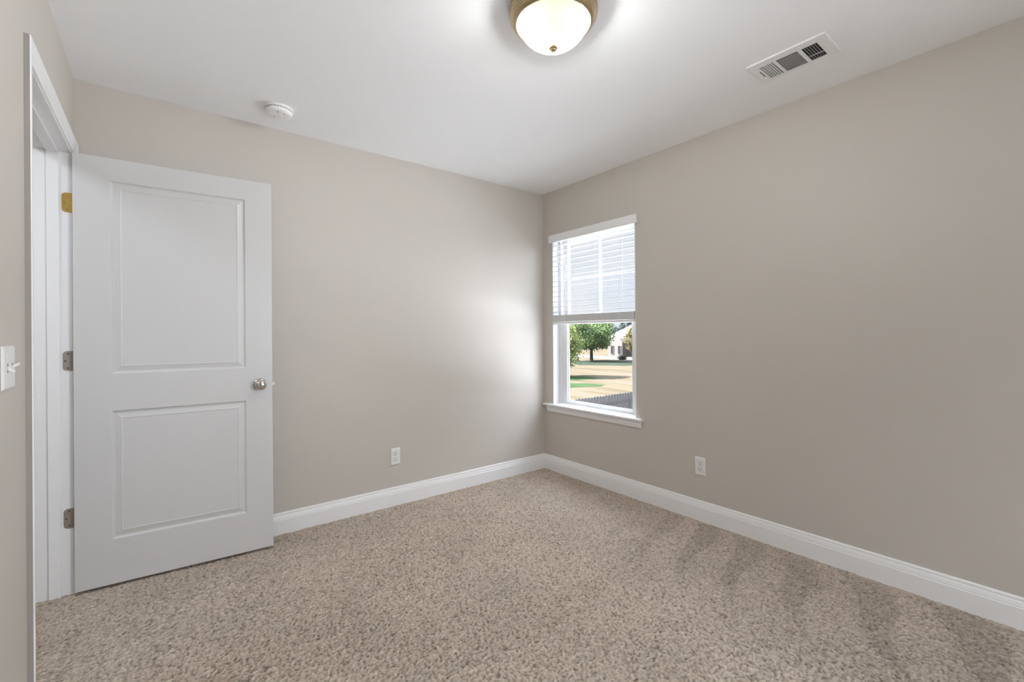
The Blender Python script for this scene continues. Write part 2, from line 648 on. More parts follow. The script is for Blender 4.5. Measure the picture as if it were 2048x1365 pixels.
def casing_prof():      # (offset outward from inner edge, thickness)
    return [(0, 0), (0, 0.0075), (0.004, 0.0095), (0.012, 0.0100), (0.016, 0.0080), (0.020, 0.0110), (0.036, 0.0125),
            (0.046, 0.0145), (0.054, CT), (CW - 0.003, CT), (CW, CT - 0.003), (CW, 0)]


def u_casing(name, X, sgn, cwfar):
    # path: near leg bottom -> near top -> far top -> far leg bottom (mitred)
    yn, yf, zt = DY0 - rev, DY1 + rev, DZ + rev
    rings = []
    P = casing_prof()
    rings.append([Vector((X + sgn * t, yn - o, -0.004)) for o, t in P])
    rings.append([Vector((X + sgn * t, yn - o, zt + o)) for o, t in P])
    rings.append([Vector((X + sgn * t, yf + o * cwfar, zt + o)) for o, t in P])
    rings.append([Vector((X + sgn * t, yf + o * cwfar, -0.004)) for o, t in P])
    bm = bmesh.new()
    loft(bm, rings)
    return struct(link(name, bm, M_trim))


t1 = u_casing('trim_1', -RW, 1, 0.98)
# shade painted on the outer edge of the white near casing leg
t1.data.materials.append(M_edge_shade)
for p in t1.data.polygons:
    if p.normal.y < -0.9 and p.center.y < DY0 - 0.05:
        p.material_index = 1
u_casing('trim_2', -RW - T, -1, 0.98)
# jamb: three boards with stop
bm = boxes(((-RW - T - 0.001, DY1, -0.004), (-RW + 0.001, DY1 + J, DZ + J)),
           ((-RW - T - 0.001, DY0 - J, -0.004), (-RW + 0.001, DY0, DZ + J)),
           ((-RW - T - 0.001, DY0, DZ), (-RW + 0.001, DY1, DZ + J)))
jamb = struct(link('trim_3', bm, M_trim, bevel=0.0015))
SX0, SX1, ST = -RW - 0.083, -RW - 0.042, 0.011
bm = boxes(((SX0, DY1 - ST, -0.004), (SX1, DY1, DZ)),
           ((SX0, DY0, -0.004), (SX1, DY0 + ST, DZ)),
           ((SX0, DY0 + ST, DZ - ST), (SX1, DY1 - ST, DZ)))
stop = link('door_stop', bm, M_trim, parent=jamb, bevel=0.002)

# ------------------------------------------------------------------ door
DW, DH, DT = 0.813, 2.030, 0.035
DA = -0.0633
door = empty('door_1', (-3.0155, -0.1250, 0.0145), DA)
struct(door)
panels = [(0.134, 0.686, 0.998 + 0.004, 1.921), (0.130, 0.682, 0.213, 0.824)]


def door_side(bm, y, s):
    """one moulded face of the door; y = plane, s = +1 when recess goes towards +y"""
    xs = sorted({0, DW})
    stile0, stile1 = 0.132, 0.684
    zs = [0, panels[1][2], panels[1][3], panels[0][2], panels[0][3], DH]
    X = [0, stile0, stile1, DW]
    V = {}

    def v(i, j):
        if (i, j) not in V:
            V[(i, j)] = bm.verts.new((X[i], y, zs[j]))
        return V[(i, j)]
    for i in range(3):
        for j in range(5):
            if i == 1 and j in (1, 3):
                rings = [(0, 0), (0.0035, 0.0055), (0.0075, 0.0080), (0.0130, 0.0082), (0.030, 0.0040), (0.0365, 0.0022), (0.0400, 0.0040)]
                prev = [v(1, j), v(2, j), v(2, j + 1), v(1, j + 1)]
                for ins, dep in rings[1:]:
                    cur = [bm.verts.new((stile0 + ins, y + s * dep, zs[j] + ins)),
                           bm.verts.new((stile1 - ins, y + s * dep, zs[j] + ins)),
                           bm.verts.new((stile1 - ins, y + s * dep, zs[j + 1] - ins)),
                           bm.verts.new((stile0 + ins, y + s * dep, zs[j + 1] - ins))]
                    for k in range(4):
                        bm.faces.new((prev[k], prev[(k + 1) % 4], cur[(k + 1) % 4], cur[k]))
                    prev = cur
                bm.faces.new(prev)
            else:
                bm.faces.new((v(i, j), v(i + 1, j), v(i + 1, j + 1), v(i, j + 1)))
    return V


bm = bmesh.new()
A = door_side(bm, 0.0, 1)
B = door_side(bm, DT, -1)
for i in range(3):
    for j in (0, 5):
        bm.faces.new((A[(i, j)], A[(i + 1, j)], B[(i + 1, j)], B[(i, j)]))
for j in range(5):
    for i in (0, 3):
        bm.faces.new((A[(i, j)], A[(i, j + 1)], B[(i, j + 1)], B[(i, j)]))
link('door_leaf', bm, M_door, parent=door, bevel=0.0012)


def knob(side, y):
    bm = bmesh.new()
    s = side
    prof = [(0.0001, 0.064), (0.010, 0.0638), (0.018, 0.0620), (0.024, 0.0575), (0.0272, 0.0510), (0.0272, 0.0455),
            (0.0245, 0.0385), (0.0185, 0.0320), (0.0130, 0.0285), (0.0115, 0.0240), (0.0115, 0.004)]
    lathe(bm, [(r, y + s * h) for r, h in prof], (0.752, 0, 0.909), 'Y', 40)
    k = link('door_knob', bm, M_nickel, parent=door, smooth=50)
    bm = bmesh.new()
    lathe(bm, [(0.0001, y + s * 0.0072), (0.013, y + s * 0.0072), (0.026, y + s * 0.0062), (0.0315, y + s * 0.003), (0.0325, y)],
          (0.752, 0, 0.909), 'Y', 40)
    link('rosette', bm, M_nickel, parent=k, smooth=50)
    bm = bmesh.new()
    lathe(bm, [(0.0001, y + s * 0.0650), (0.0050, y + s * 0.0650), (0.0062, y + s * 0.0636)], (0.752, 0, 0.909), 'Y', 20)
    link('lock_button', bm, M_satin, parent=k, smooth=50)


knob(-1, 0.0)
knob(1, DT)
bm = boxes(((DW - 0.002, 0.006, 0.880), (DW + 0.0012, 0.029, 0.938)))
lp = link('latch_plate', bm, M_brass, parent=door, bevel=0.0005)
lp['label'] = 'brass latch plate on the door edge'
bm = bmesh.new()
prism(bm, [(DW, 0.010, 0.901), (DW + 0.011, 0.011, 0.901), (DW, 0.025, 0.901)], (0, 0, 0.901), (0, 0, 0.918))
lb = link('latch_bolt', bm, M_plate, parent=lp)


def hinge(zc, m, label):
    """leaf let into the jamb + knuckle barrel; built in door-local space"""
    h = 0.0455
    inv = Matrix.Rotation(-DA, 4, 'Z')

    def loc(p):
        return inv @ (Vector(p) - Vector((door.location)))
    y = DY1
    yj = y - 0.0012
    x0, x1, r = -RW - 0.0335, -RW + 0.004, 0.0155
    outline = [(x1, zc - h), (x1, zc + h)]
    for k in range(7):
        a = math.pi / 2 * k / 6
        outline.append((x0 + r - r * math.sin(a), zc + h - r + r * math.cos(a)))
    for k in range(7):
        a = math.pi / 2 * k / 6
        outline.append((x0 + r - r * math.cos(a), zc - h + r - r * math.sin(a)))
    bm = bmesh.new()
    prof = [loc((px, yj, pz)) for px, pz in outline]
    d = loc((0, y + 0.002, 0)) - loc((0, yj, 0))
    prism(bm, prof, (0, 0, 0), d)
    # knuckles: five barrel segments around the pin
    px, py = -RW + 0.0095, DY1 - 0.001
    for k in range(5):
        z0 = zc - h + k * (2 * h / 5) + 0.0006
        z1 = zc - h + (k + 1) * (2 * h / 5) - 0.0006
        c = loc((px, py, 0))
        lathe(bm, [(0.0056, z0 - door.location.z), (0.0056, z1 - door.location.z)], (c.x, c.y, 0), 'Z', 16, cap=True)
    for z0, z1 in ((zc - h - 0.003, zc - h), (zc + h, zc + h + 0.003)):
        c = loc((px, py, 0))
        lathe(bm, [(0.0045, z0 - door.location.z), (0.0045, z1 - door.location.z)], (c.x, c.y, 0), 'Z', 16, cap=True)
    o = link('hinge', bm, m, parent=door)
    o['label'] = label
    for dx, dz in ((0.0185, 0.033), (0.0085, 0.0), (0.0185, -0.033)):
        bm = bmesh.new()
        c = loc((x0 + dx, yj, zc + dz))
        ax = loc((0, 0, 0)) - loc((0, 1, 0))
        ax.normalize()
        rings = []
        for rr, hh in ((0.0040, 0.0), (0.0036, 0.0009), (0.0001, 0.0012)):
            ring = []
            u = Vector((-ax.y, ax.x, 0))
            for q in range(14):
                t = 2 * math.pi * q / 14
                ring.append(c + ax * hh + u * (rr * math.cos(t)) + Vector((0, 0, rr * math.sin(t))))
            rings.append(ring)
        loft(bm, rings)
        s = link('screw', bm, M_screw if m is M_satin else M_brass_d, parent=o)


M_screw = mat('dark_screw', (0.16, 0.13, 0.11), 0.45, 0.8)
M_brass_d = mat('aged_brass_screw', (0.42, 0.27, 0.07), 0.4, 0.9)
hinge(1.817, M_brass, 'bright brass hinge')
hinge(1.082, M_satin, 'dull nickel hinge')
hinge(0.352, M_satin, 'dull nickel hinge')

# ------------------------------------------------------------------ window_1
win = empty('window_1', (0, 0, 0))
struct(win)
LIN = 0.008
# wood lining of the opening (returns)
bm = boxes(((0.0005, WY1 - LIN, WZ0), (0.075, WY1, WZ1)), ((0.0005, WY0, WZ0), (0.075, WY0 + LIN, WZ1)),
           ((0.0005, WY0, WZ1 - LIN), (0.075, WY1, WZ1)))
link('window_lining', bm, M_vinyl, parent=win, bevel=0.0015)
fy0, fy1, fz0, fz1 = WY0 + 0.002, WY1 - 0.002, WZ0, WZ1 - 0.002
# vinyl frame
FWD = 0.036
bm = boxes(((0.070, fy1 - FWD, fz0), (0.150, fy1, fz1)), ((0.070, fy0, fz0), (0.150, fy0 + FWD, fz1)),
           ((0.070, fy0 + FWD, fz1 - 0.03), (0.150, fy1 - FWD, fz1)), ((0.070, fy0 + FWD, fz0), (0.150, fy1 - FWD, 0.590)))
link('window_frame', bm, M_vinyl, parent=win, bevel=0.002)


def sash(name, xa, xb, z0, z1, st, rb, rt, xg):
    ya, yb = fy0 + FWD, fy1 - FWD
    bm = boxes(((xa, yb - st, z0), (xb, yb, z1)), ((xa, ya, z0), (xb, ya + st, z1)),
               ((xa, ya + st, z0), (xb, yb - st, z0 + rb)), ((xa, ya + st, z1 - rt), (xb, yb - st, z1)))
    # glazing bead
    g = 0.008
    bm2 = boxes(((xg - 0.008, yb - st - g, z0 + rb), (xg + 0.006, yb - st, z1 - rt)),
                ((xg - 0.008, ya + st, z0 + rb), (xg + 0.006, ya + st + g, z1 - rt)),
                ((xg - 0.008, ya + st + g, z0 + rb), (xg + 0.006, yb - st - g, z0 + rb + g)),
                ((xg - 0.008, ya + st + g, z1 - rt - g), (xg + 0.006, yb - st - g, z1 - rt)))
    s = link(name, bm, M_vinyl, parent=win, bevel=0.003)
    link('glazing_bead', bm2, M_vinyl, parent=s, bevel=0.001)
    bm = boxes(((xg - 0.0015, ya + st - 0.002, z0 + rb - 0.002), (xg + 0.0015, yb - st + 0.002, z1 - rt + 0.002)))
    link('glass_pane', bm, M_glass, parent=s)
    return s, ya + st, yb - st


lo, a_, b_ = sash('lower_sash', 0.080, 0.108, 0.590, 1.345, 0.058, 0.020, 0.030, 0.098)
up, a_, b_ = sash('upper_sash', 0.110, 0.140, 1.325, 2.013, 0.045, 0.030, 0.035, 0.128)
cy = (a_ + b_) / 2
bm = boxes(((0.118, cy - 0.010, 1.355), (0.134, cy + 0.010, 1.978)), ((0.1185, a_, 1.657), (0.1335, b_, 1.677)))
link('muntin', bm, M_vinyl, parent=up, bevel=0.003)
bm = boxes(((0.082, cy - 0.03, 1.345), (0.106, cy + 0.03, 1.355)), ((0.084, cy - 0.008, 1.355), (0.104, cy + 0.022, 1.363)))
link('sash_lock', bm, M_vinyl, parent=win, bevel=0.002)

# stool and apron (window sill)
SZ = 0.5835
bm = bmesh.new()
stool_prof = [(0.078, SZ - 0.019), (0.078, SZ), (-0.030, SZ), (-0.0355, SZ - 0.003), (-0.038, SZ - 0.0085), (-0.0365, SZ - 0.014), (-0.031, SZ - 0.0175), (-0.026, SZ - 0.019)]
# part inside the opening
prism(bm, [(x if x > 0 else x, WY0 + 0.001, z) for x, z in stool_prof], (0, 0, 0), (0, WY1 - WY0 - 0.002, 0))
# horns in front of the wall
front = [(-0.0005, SZ - 0.019), (-0.0005, SZ), (-0.030, SZ), (-0.0355, SZ - 0.003), (-0.038, SZ - 0.0085), (-0.0365, SZ - 0.014), (-0.031, SZ - 0.0175), (-0.026, SZ - 0.019)]
prism(bm, [(x, -1.051, z) for x, z in front], (0, 0, 0), (0, WY0 + 0.001 + 1.051, 0))
prism(bm, [(x, WY1 - 0.001, z) for x, z in front], (0, 0, 0), (0, -0.026 - (WY1 - 0.001), 0))
link('window_stool', bm, M_trim, parent=win)
bm = bmesh.new()
z1 = SZ - 0.019
ap = [(-0.0005, z1), (-0.022, z1), (-0.0225, z1 - 0.006), (-0.0185, z1 - 0.012), (-0.0150, z1 - 0.016), (-0.0165, z1 - 0.022), (-0.0135, z1 - 0.034),
      (-0.0115, z1 - 0.046), (-0.0090, z1 - 0.050), (-0.0005, z1 - 0.050)]
rings = []
for y, s in ((-1.043, 1), (-0.050, -1)):
    rings.append([Vector((x, y + s * (0.022 + x) * 0.35, z)) for x, z in ap])
loft(bm, rings)
link('window_apron', bm, M_trim, parent=win)

# ------------------------------------------------------------------ window blind
blind = empty('window_blind', (0.02, (WY0 + WY1) / 2, WZ1 - 0.01))
tag(blind, 'white two inch slatted window blind raised halfway in the corner window', 'blind')


def lk(name, bm, m, **k):
    bmesh.ops.translate(bm, verts=bm.verts, vec=-Vector(blind.location))
    return link(name, bm, m, parent=blind, **k)


by0, by1 = WY0 + LIN + 0.004, WY1 - LIN - 0.004
bm = boxes(((-0.026, -1.013, 1.981), (-0.018, -0.098, 2.046)), ((-0.018, -1.013, 1.981), (-0.0008, -1.005, 2.046)), ((-0.018, -0.106, 1.981), (-0.0008, -0.098, 2.046)))
lk('valance', bm, M_blind, bevel=0.003)
bm = boxes(((0.0, by0, 1.993), (0.046, by1, 2.034)))
lk('headrail', bm, M_blind, bevel=0.003)


def slat_bm(yc=0.0):
    bm = bmesh.new()
    w, t, c = 0.050, 0.0032, 0.0014
    n = 7
    top = []
    for i in range(n):
        u = -1 + 2 * i / (n - 1)
        top.append((u * w / 2, c * (1 - u * u)))
    prof = [(x, 0, z + t / 2) for x, z in top] + [(x, 0, z - t / 2) for x, z in reversed(top)]
    L = by1 - by0
    prism(bm, [(x, -L / 2, z) for x, _, z in prof], (0, 0, 0), (0, L, 0))
    return bm


s0 = link('slat', slat_bm(), M_slat, parent=blind, smooth=40)
slats = []
pitch = 0.0440
z = 1.352 + 0.030
tilt = math.radians(6.5)
k = 0
while z < 1.985:
    o = s0 if k == 0 else s0.copy()
    if k:
        COL.objects.link(o)
        o.parent = blind
    o.location = (0.0, 0.0, z - blind.location.z)
    o.rotation_euler = (0, -tilt, 0)
    z += pitch
    k += 1
nst = 17
for j in range(nst):
    o = s0.copy()
    COL.objects.link(o)
    o.parent = blind
    o.location = (0.0 + 0.0006 * math.sin(j * 2.1), 0.0, 1.2975 + j * 0.0033 - blind.location.z)
    o.rotation_euler = (0, 0, 0)
bm = boxes(((-0.005, by0, 1.274), (0.045, by1, 1.294)))
lk('bottom_rail', bm, M_blind, bevel=0.003)
for yy in (by0 + 0.14, (by0 + by1) / 2 - 0.06, by1 - 0.14):
    bm = boxes(((-0.0072, yy - 0.0007, 1.290), (-0.0058, yy + 0.0007, 1.996)), ((0.0458, yy - 0.0007, 1.290), (0.0472, yy + 0.0007, 1.996)))
    lk('ladder_cord', bm, M_blind)

# added window for the rear fill light, behind the camera: frame and pane
fill_win = empty('fill_window', (0, 0, 0))
struct(fill_win)
fb = 0.05
ya, yb = -RL - 0.10, -RL - 0.04
bm = boxes(((RX0, ya, RZ0), (RX0 + fb, yb, RZ1)), ((RX1 - fb, ya, RZ0), (RX1, yb, RZ1)),
           ((RX0 + fb, ya, RZ0), (RX1 - fb, yb, RZ0 + fb)), ((RX0 + fb, ya, RZ1 - fb), (RX1 - fb, yb, RZ1)),
           ((-0.995, ya, RZ0 + fb), (-0.955, yb, RZ1 - fb)))
link('window_frame', bm, M_vinyl, parent=fill_win, bevel=0.002)  # frame of the added fill window
bm = boxes(((RX0 + fb, -RL - 0.075, RZ0 + fb), (RX1 - fb, -RL - 0.071, RZ1 - fb)))
link('glass_pane', bm, M_glass, parent=fill_win)  # pane of the added fill window

# ------------------------------------------------------------------ wall outlets
def outlet(loc, rz, label):
    """plate faces local -y, back on the plane y=0"""
    r = empty('wall_outlet', loc, rz)
    tag(r, label, 'outlet', None)
    w, h = 0.0350, 0.0575
    bm = bmesh.new()
    loft(bm, [[Vector((sx * a, y, sz * b_)) for sx, sz in ((-1, -1), (1, -1), (1, 1), (-1, 1))]
              for a, b_, y in ((w, h, 0), (w, h, -0.0025), (w - 0.0045, h - 0.0045, -0.0062), (w - 0.008, h - 0.008, -0.0066))])
    link('cover_plate', bm, M_plate, parent=r, bevel=0.001)
    for s in (1, -1):
        cz = s * 0.0195
        pts = []
        for q in range(32):
            t = 2 * math.pi * q / 32
            x, zz = 0.0172 * math.cos(t), 0.0172 * math.sin(t)
            zz = max(-0.0140, min(0.0140, zz))
            pts.append((x, zz))
        bm = bmesh.new()
        loft(bm, [[Vector((x, -0.0060, cz + zz)) for x, zz in pts], [Vector((x, -0.0080, cz + zz)) for x, zz in pts]])
        f = link('receptacle', bm, M_plate, parent=r)
        bm = boxes(((-0.0078, -0.00835, cz - 0.0005), (-0.0050, -0.0070, cz + 0.0080)), ((0.0050, -0.00835, cz + 0.0005), (0.0078, -0.0070, cz + 0.0078)))
        lathe(bm, [(0.0001, -0.0084), (0.0029, -0.0084), (0.0029, -0.0070)], (0, 0, cz - 0.0070), 'Y', 14)
        link('slot', bm, M_slot, parent=f)
        # dark seam round the receptacle
        bm = bmesh.new()
        loft(bm, [[Vector((x * 1.07, -0.0055, cz + zz * 1.07)) for x, zz in pts], [Vector((x * 1.07, -0.00672, cz + zz * 1.07)) for x, zz in pts]])
        link('receptacle_gap', bm, M_satin, parent=f)
    bm = bmesh.new()
    lathe(bm, [(0.0001, -0.0078), (0.0026, -0.0076), (0.0031, -0.0060)], (0, 0, 0), 'Y', 16)
    link('screw', bm, M_plate, parent=r)
    return r


outlet((-1.405, -0.0002, 0.3405), 0, 'white duplex outlet low on the back wall, between door and corner')
outlet((-0.0002, -1.476, 0.3435), -math.pi / 2, 'white duplex outlet low on the right wall, to the right of the window')

# ------------------------------------------------------------------ light switch
sw = empty('light_switch', (-RW + 0.0002, -1.2350, 1.1115), math.pi / 2)   # local -y points into the room (+x)
tag(sw, 'white double toggle switch plate on the left wall beside the door casing', 'light switch')
bm = bmesh.new()
w, h = 0.058, 0.0575
loft(bm, [[Vector((sx * a, y, sz * b_)) for sx, sz in ((-1, -1), (1, -1), (1, 1), (-1, 1))]
          for a, b_, y in ((w, h, 0), (w, h, -0.0025), (w - 0.0045, h - 0.0045, -0.0060), (w - 0.008, h - 0.008, -0.0064))])
link('cover_plate', bm, M_plate, parent=sw, bevel=0.001)
for sx, up_ in ((0.023, 1), (-0.023, -1)):
    bm = boxes(((sx - 0.0048, -0.0069, -0.0118), (sx + 0.0048, -0.0060, 0.0118)))
    link('toggle_slot', bm, M_satin, parent=sw)
    bm = bmesh.new()
    sec = []
    for yy, zc, hh, ww in ((-0.0060, 0.0, 0.0060, 0.0042), (-0.0110, 0.0035 * up_, 0.0042, 0.0038), (-0.0190, 0.0085 * up_, 0.0034, 0.0034), (-0.0205, 0.0095 * up_, 0.0022, 0.0026)):
        sec.append([Vector((sx + a * ww, yy, zc + b_ * hh)) for a, b_ in ((-1, -1), (1, -1), (1, 1), (-1, 1))])
    loft(bm, sec)
    link('toggle', bm, M_plate, parent=sw, bevel=0.0008)
    for sz in (0.030, -0.030):
        bm = bmesh.new()
        lathe(bm, [(0.0001, -0.0074), (0.0024, -0.0072), (0.0028, -0.0058)], (sx, 0, sz), 'Y', 14)
        link('screw', bm, M_plate, parent=sw)

# ------------------------------------------------------------------ ceiling light
lamp = empty('ceiling_light', (-1.500, -1.735, RH))
tag(lamp, 'round flush ceiling light with glowing glass bowl and antique brass ring', 'ceiling light')
bm = bmesh.new()
lathe(bm, [(0.150, 0.0), (0.166, -0.003), (0.1690, -0.010), (0.1660, -0.016), (0.1685, -0.022), (0.1660, -0.030), (0.1600, -0.036),
           (0.1575, -0.044), (0.1500, -0.052), (0.1430, -0.056), (0.1400, -0.053), (0.1402, -0.050), (0.1402, -0.010)], (0, 0, 0), 'Z', 96)
link('base_ring', bm, M_bronze, parent=lamp, smooth=45)
bm = bmesh.new()
lathe(bm, [(0.1390, -0.0455), (0.1385, -0.010), (0.10, -0.008), (0.0002, -0.008)], (0, 0, 0), 'Z', 64)
link('absorber_pan', bm, M_absorber, parent=lamp)  # added black liner, soaks up bulb light inside the bowl
bm = bmesh.new()
lathe(bm, [(0.0002, -0.1335), (0.026, -0.1335), (0.026, -0.1345), (0.0002, -0.1345)], (0, 0, 0), 'Z', 32)
link('finial_shield', bm, M_absorber, parent=lamp)  # added disc that keeps bulb light off the finial
bowl_prof = [(0.1395, -0.046), (0.1405, -0.052), (0.1375, -0.058), (0.1330, -0.064), (0.1290, -0.072), (0.1220, -0.084), (0.1120, -0.097), (0.0980, -0.111),
             (0.0800, -0.1235), (0.0600, -0.1325), (0.0400, -0.1385), (0.0200, -0.1415), (0.0060, -0.1422)]
bm = bmesh.new()
lathe(bm, bowl_prof, (0, 0, 0), 'Z', 96)
bulbs = [(-0.058, 0.035, -0.072), (0.055, -0.045, -0.072)]
link('glass_bowl', bm, lamp_glass(bulbs), parent=lamp, smooth=60)
for p in bulbs:
    d = bpy.data.lights.new('bulb_light', 'POINT')
    d.energy = P_BULB
    d.color = (0.93, 0.98, 1.05)
    d.shadow_soft_size = 0.028
    o = bpy.data.objects.new('bulb_light', d)
    COL.objects.link(o)
    o.location = lamp.location + Vector(p)
bm = bmesh.new()
lathe(bm, [(0.0001, -0.1385), (0.0145, -0.1400), (0.0160, -0.1430), (0.0150, -0.1470), (0.0100, -0.1490), (0.0105, -0.1515), (0.0085, -0.1550), (0.0040, -0.1575), (0.0001, -0.1580)],
      (0, 0, 0), 'Z', 28)
link('finial', bm, M_bronze, parent=lamp, smooth=50)

# ------------------------------------------------------------------ smoke detector
sd = empty('smoke_detector', (-2.182, -0.272, RH))
tag(sd, 'round white smoke detector on the ceiling near the back wall', 'smoke detector')
bm = bmesh.new()
lathe(bm, [(0.02, 0.0), (0.070, 0.0), (0.0715, -0.003), (0.0715, -0.010), (0.069, -0.0125)], (0, 0, 0), 'Z', 56)
link('base', bm, M_smoke, parent=sd, smooth=40)
bm = bmesh.new()
lathe(bm, [(0.066, -0.011), (0.0665, -0.0145), (0.0680, -0.016), (0.0675, -0.026), (0.0640, -0.0330), (0.0560, -0.0370), (0.0400, -0.0385), (0.0150, -0.0395), (0.0001, -0.0395)], (0, 0, 0), 'Z', 56)
link('cover', bm, M_smoke, parent=sd, smooth=40)
bm = bmesh.new()
for k in range(28):
    a = 2 * math.pi * k / 28
    c = Vector((0.0672 * math.cos(a), 0.0672 * math.sin(a), -0.0135))
    t = Vector((-math.sin(a), math.cos(a), 0)) * 0.0045
    n_ = Vector((math.cos(a), math.sin(a), 0)) * 0.0012
    vs = []
    for zz in (-0.0015, 0.0015):
        vs += [c + t + n_ + Vector((0, 0, zz)), c - t + n_ + Vector((0, 0, zz)), c - t - n_ + Vector((0, 0, zz)), c + t - n_ + Vector((0, 0, zz))]
    V = [bm.verts.new(p) for p in vs]
    for f in ((0, 1, 2, 3), (4, 5, 6, 7), (0, 1, 5, 4), (1, 2, 6, 5), (2, 3, 7, 6), (3, 0, 4, 7)):
        bm.faces.new([V[i] for i in f])
link('vent_slot', bm, M_satin, parent=sd)
bm = bmesh.new()
lathe(bm, [(0.0001, -0.0410), (0.0115, -0.0408), (0.0125, -0.0385)], (0.012, 0.004, 0), 'Z', 24)
link('test_button', bm, M_smoke, parent=sd, smooth=40)
M_hole = mat('detector_hole', (0.22, 0.22, 0.22), 0.6)
for x, y in ((0.022, -0.034), (-0.012, -0.046), (-0.018, 0.02)):
    bm = bmesh.new()
    lathe(bm, [(0.0001, -0.0398), (0.0035, -0.0396), (0.0038, -0.0360)], (x, y, 0), 'Z', 14)
    link('indicator_hole', bm, M_hole, parent=sd)

# ------------------------------------------------------------------ ceiling vent
VX0, VX1, VY0, VY1 = -0.520, -0.329, -2.328, -2.018
vcx, vcy = (VX0 + VX1) / 2, (VY0 + VY1) / 2
vent = empty('ceiling_vent', (vcx, vcy, RH))
tag(vent, 'white rectangular ceiling air vent with three louvred sections', 'vent')
xa, xb = -0.480 - vcx, -0.348 - vcx
secs = [(-2.111 - vcy, -2.052 - vcy), (-2.213 - vcy, -2.125 - vcy), (-2.289 - vcy, -2.229 - vcy)]
X0, X1, Y0, Y1 = VX0 - vcx, VX1 - vcx, VY0 - vcy, VY1 - vcy
zt, zb = -0.0002, -0.0075
bm = bmesh.new()
# face plate: strips around the three openings
ys = [Y0, secs[2][0], secs[2][1], secs[1][0], secs[1][1], secs[0][0], secs[0][1], Y1]
box(bm, (X0, Y0, zb), (xa, Y1, zb + 0.0015))
box(bm, (xb, Y0, zb), (X1, Y1, zb + 0.0015))
for i in (0, 2, 4, 6):
    box(bm, (xa, ys[i], zb), (xb, ys[i + 1], zb + 0.0015))
# sloped rim up to the ceiling
rings = [[Vector((sx, sy, z)) for sx, sy in ((X0 - d, Y0 - d), (X1 + d, Y0 - d), (X1 + d, Y1 + d), (X0 - d, Y1 + d))] for d, z in ((0, zb), (0.0035, zb + 0.001), (0.0045, zt))]
loft(bm, rings, cap=False)
link('face_plate', bm, M_vent, parent=vent)
bm = boxes(((xa - 0.002, Y0 + 0.01, -0.0012), (xb + 0.002, Y1 - 0.01, -0.0004)))
link('duct_opening', bm, M_duct, parent=vent)


def slats_x(sec, n, lean):
    """blades running along x; lean = how far the upper edge is set over in y"""
    bm = bmesh.new()
    y0, y1 = sec
    st = (y1 - y0) / n
    for i in range(n + 1):
        c = y0 + i * st
        a = [(xa, c - 0.0006, zb), (xa, c + 0.0006, zb), (xa, c + lean + 0.0006, zb + 0.0064), (xa, c + lean - 0.0006, zb + 0.0064)]
        prism(bm, a, (0, 0, 0), (xb - xa, 0, 0))
    return link('louvre_section', bm, M_vent, parent=vent)


slats_x(secs[0], 6, -0.0026)
slats_x(secs[2], 6, 0.0036)
bm = bmesh.new()
for i in range(1, 12):
    c = xa + i * (xb - xa) / 12
    box(bm, (c - 0.0010, secs[1][0], zb), (c + 0.0010, secs[1][1], zb + 0.0009))
link('louvre_section', bm, M_vent, parent=vent)
bm = boxes(((xb - 0.038, secs[2][0], zb + 0.0035), (xb - 0.034, secs[2][1], zb + 0.005)))
link('damper_bar', bm, M_vent, parent=vent)
bm = boxes(((-0.446 - vcx, -2.044 - vcy, zb - 0.0004), (-0.379 - vcx, -2.0405 - vcy, zb + 0.001)))
link('lever_slot', bm, M_slot, parent=vent)
bm = boxes(((-0.385 - vcx, -2.0435 - vcy, zb - 0.016), (-0.379 - vcx, -2.0415 - vcy, zb)))
link('damper_lever', bm, M_vent, parent=vent, bevel=0.0005)
for y in (Y0 + 0.018, Y1 - 0.011):
    bm = bmesh.new()
    lathe(bm, [(0.0001, zb - 0.0016), (0.0028, zb - 0.0013), (0.0036, zb)], ((X0 + X1) / 2, y, 0), 'Z', 14)
    link('screw', bm, M_vent, parent=vent)

# ------------------------------------------------------------------ outside
G = -2.9
bm = bmesh.new()
vs = [bm.verts.new(p) for p in ((1.2, -60, G), (260, -160, G), (260, 260, G), (-60, 260, G), (-60, 1.0, G), (1.2, 1.0, G))]
bm.faces.new(vs)
struct(link('ground', bm, M_grass))


def at(depth, px, z):
    u = (px - 1024) / 900.85
    p = CAM + F_ * depth + R_ * (u * depth)
    return Vector((p.x, p.y, z))


# concrete street across the view, and lawn bed coloured with the tree's shadow
def patch(name, pts, m, z):
    bm = bmesh.new()
    top = [Vector((x, y, z)) for x, y in pts]
    prism(bm, top, (0, 0, 0), (0, 0, G - 0.05 - z))
    return link(name, bm, m)


st = [(69.2, 95), (56, 80), (50.5, 44), (52.0, 20), (66, 20), (62, 42), (60.5, 56), (69, 70)]
road = patch('street', [(52.5, 40.0), (60.5, 38.0), (61.0, 60.0), (59.0, 68.0)], M_road, G + 0.02)
struct(road)
bed = patch('lawn_shadow_bed', [(40.5, 38.2), (44, 33.6), (50.0, 30.0), (54.0, 33.5), (51.0, 40.0), (49.5, 44.5), (44.5, 44.0)], M_shadow_bed, G + 0.015)
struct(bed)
g1 = patch('shadow_strip', [(24.0, 25.0), (28.9, 24.6), (29.6, 25.8), (28.5, 28.5), (26.0, 30)], M_shadow_green, G + 0.012)  # green patch standing in for a tree shadow on the lawn
struct(g1)
g2 = patch('shadow_verge', [(20.0, 22.0), (24.3, 20.4), (25.4, 20.9), (25.0, 22.4), (22.5, 25)], M_shadow_green, G + 0.012)  # second tree shadow, put into the grass colour
struct(g2)

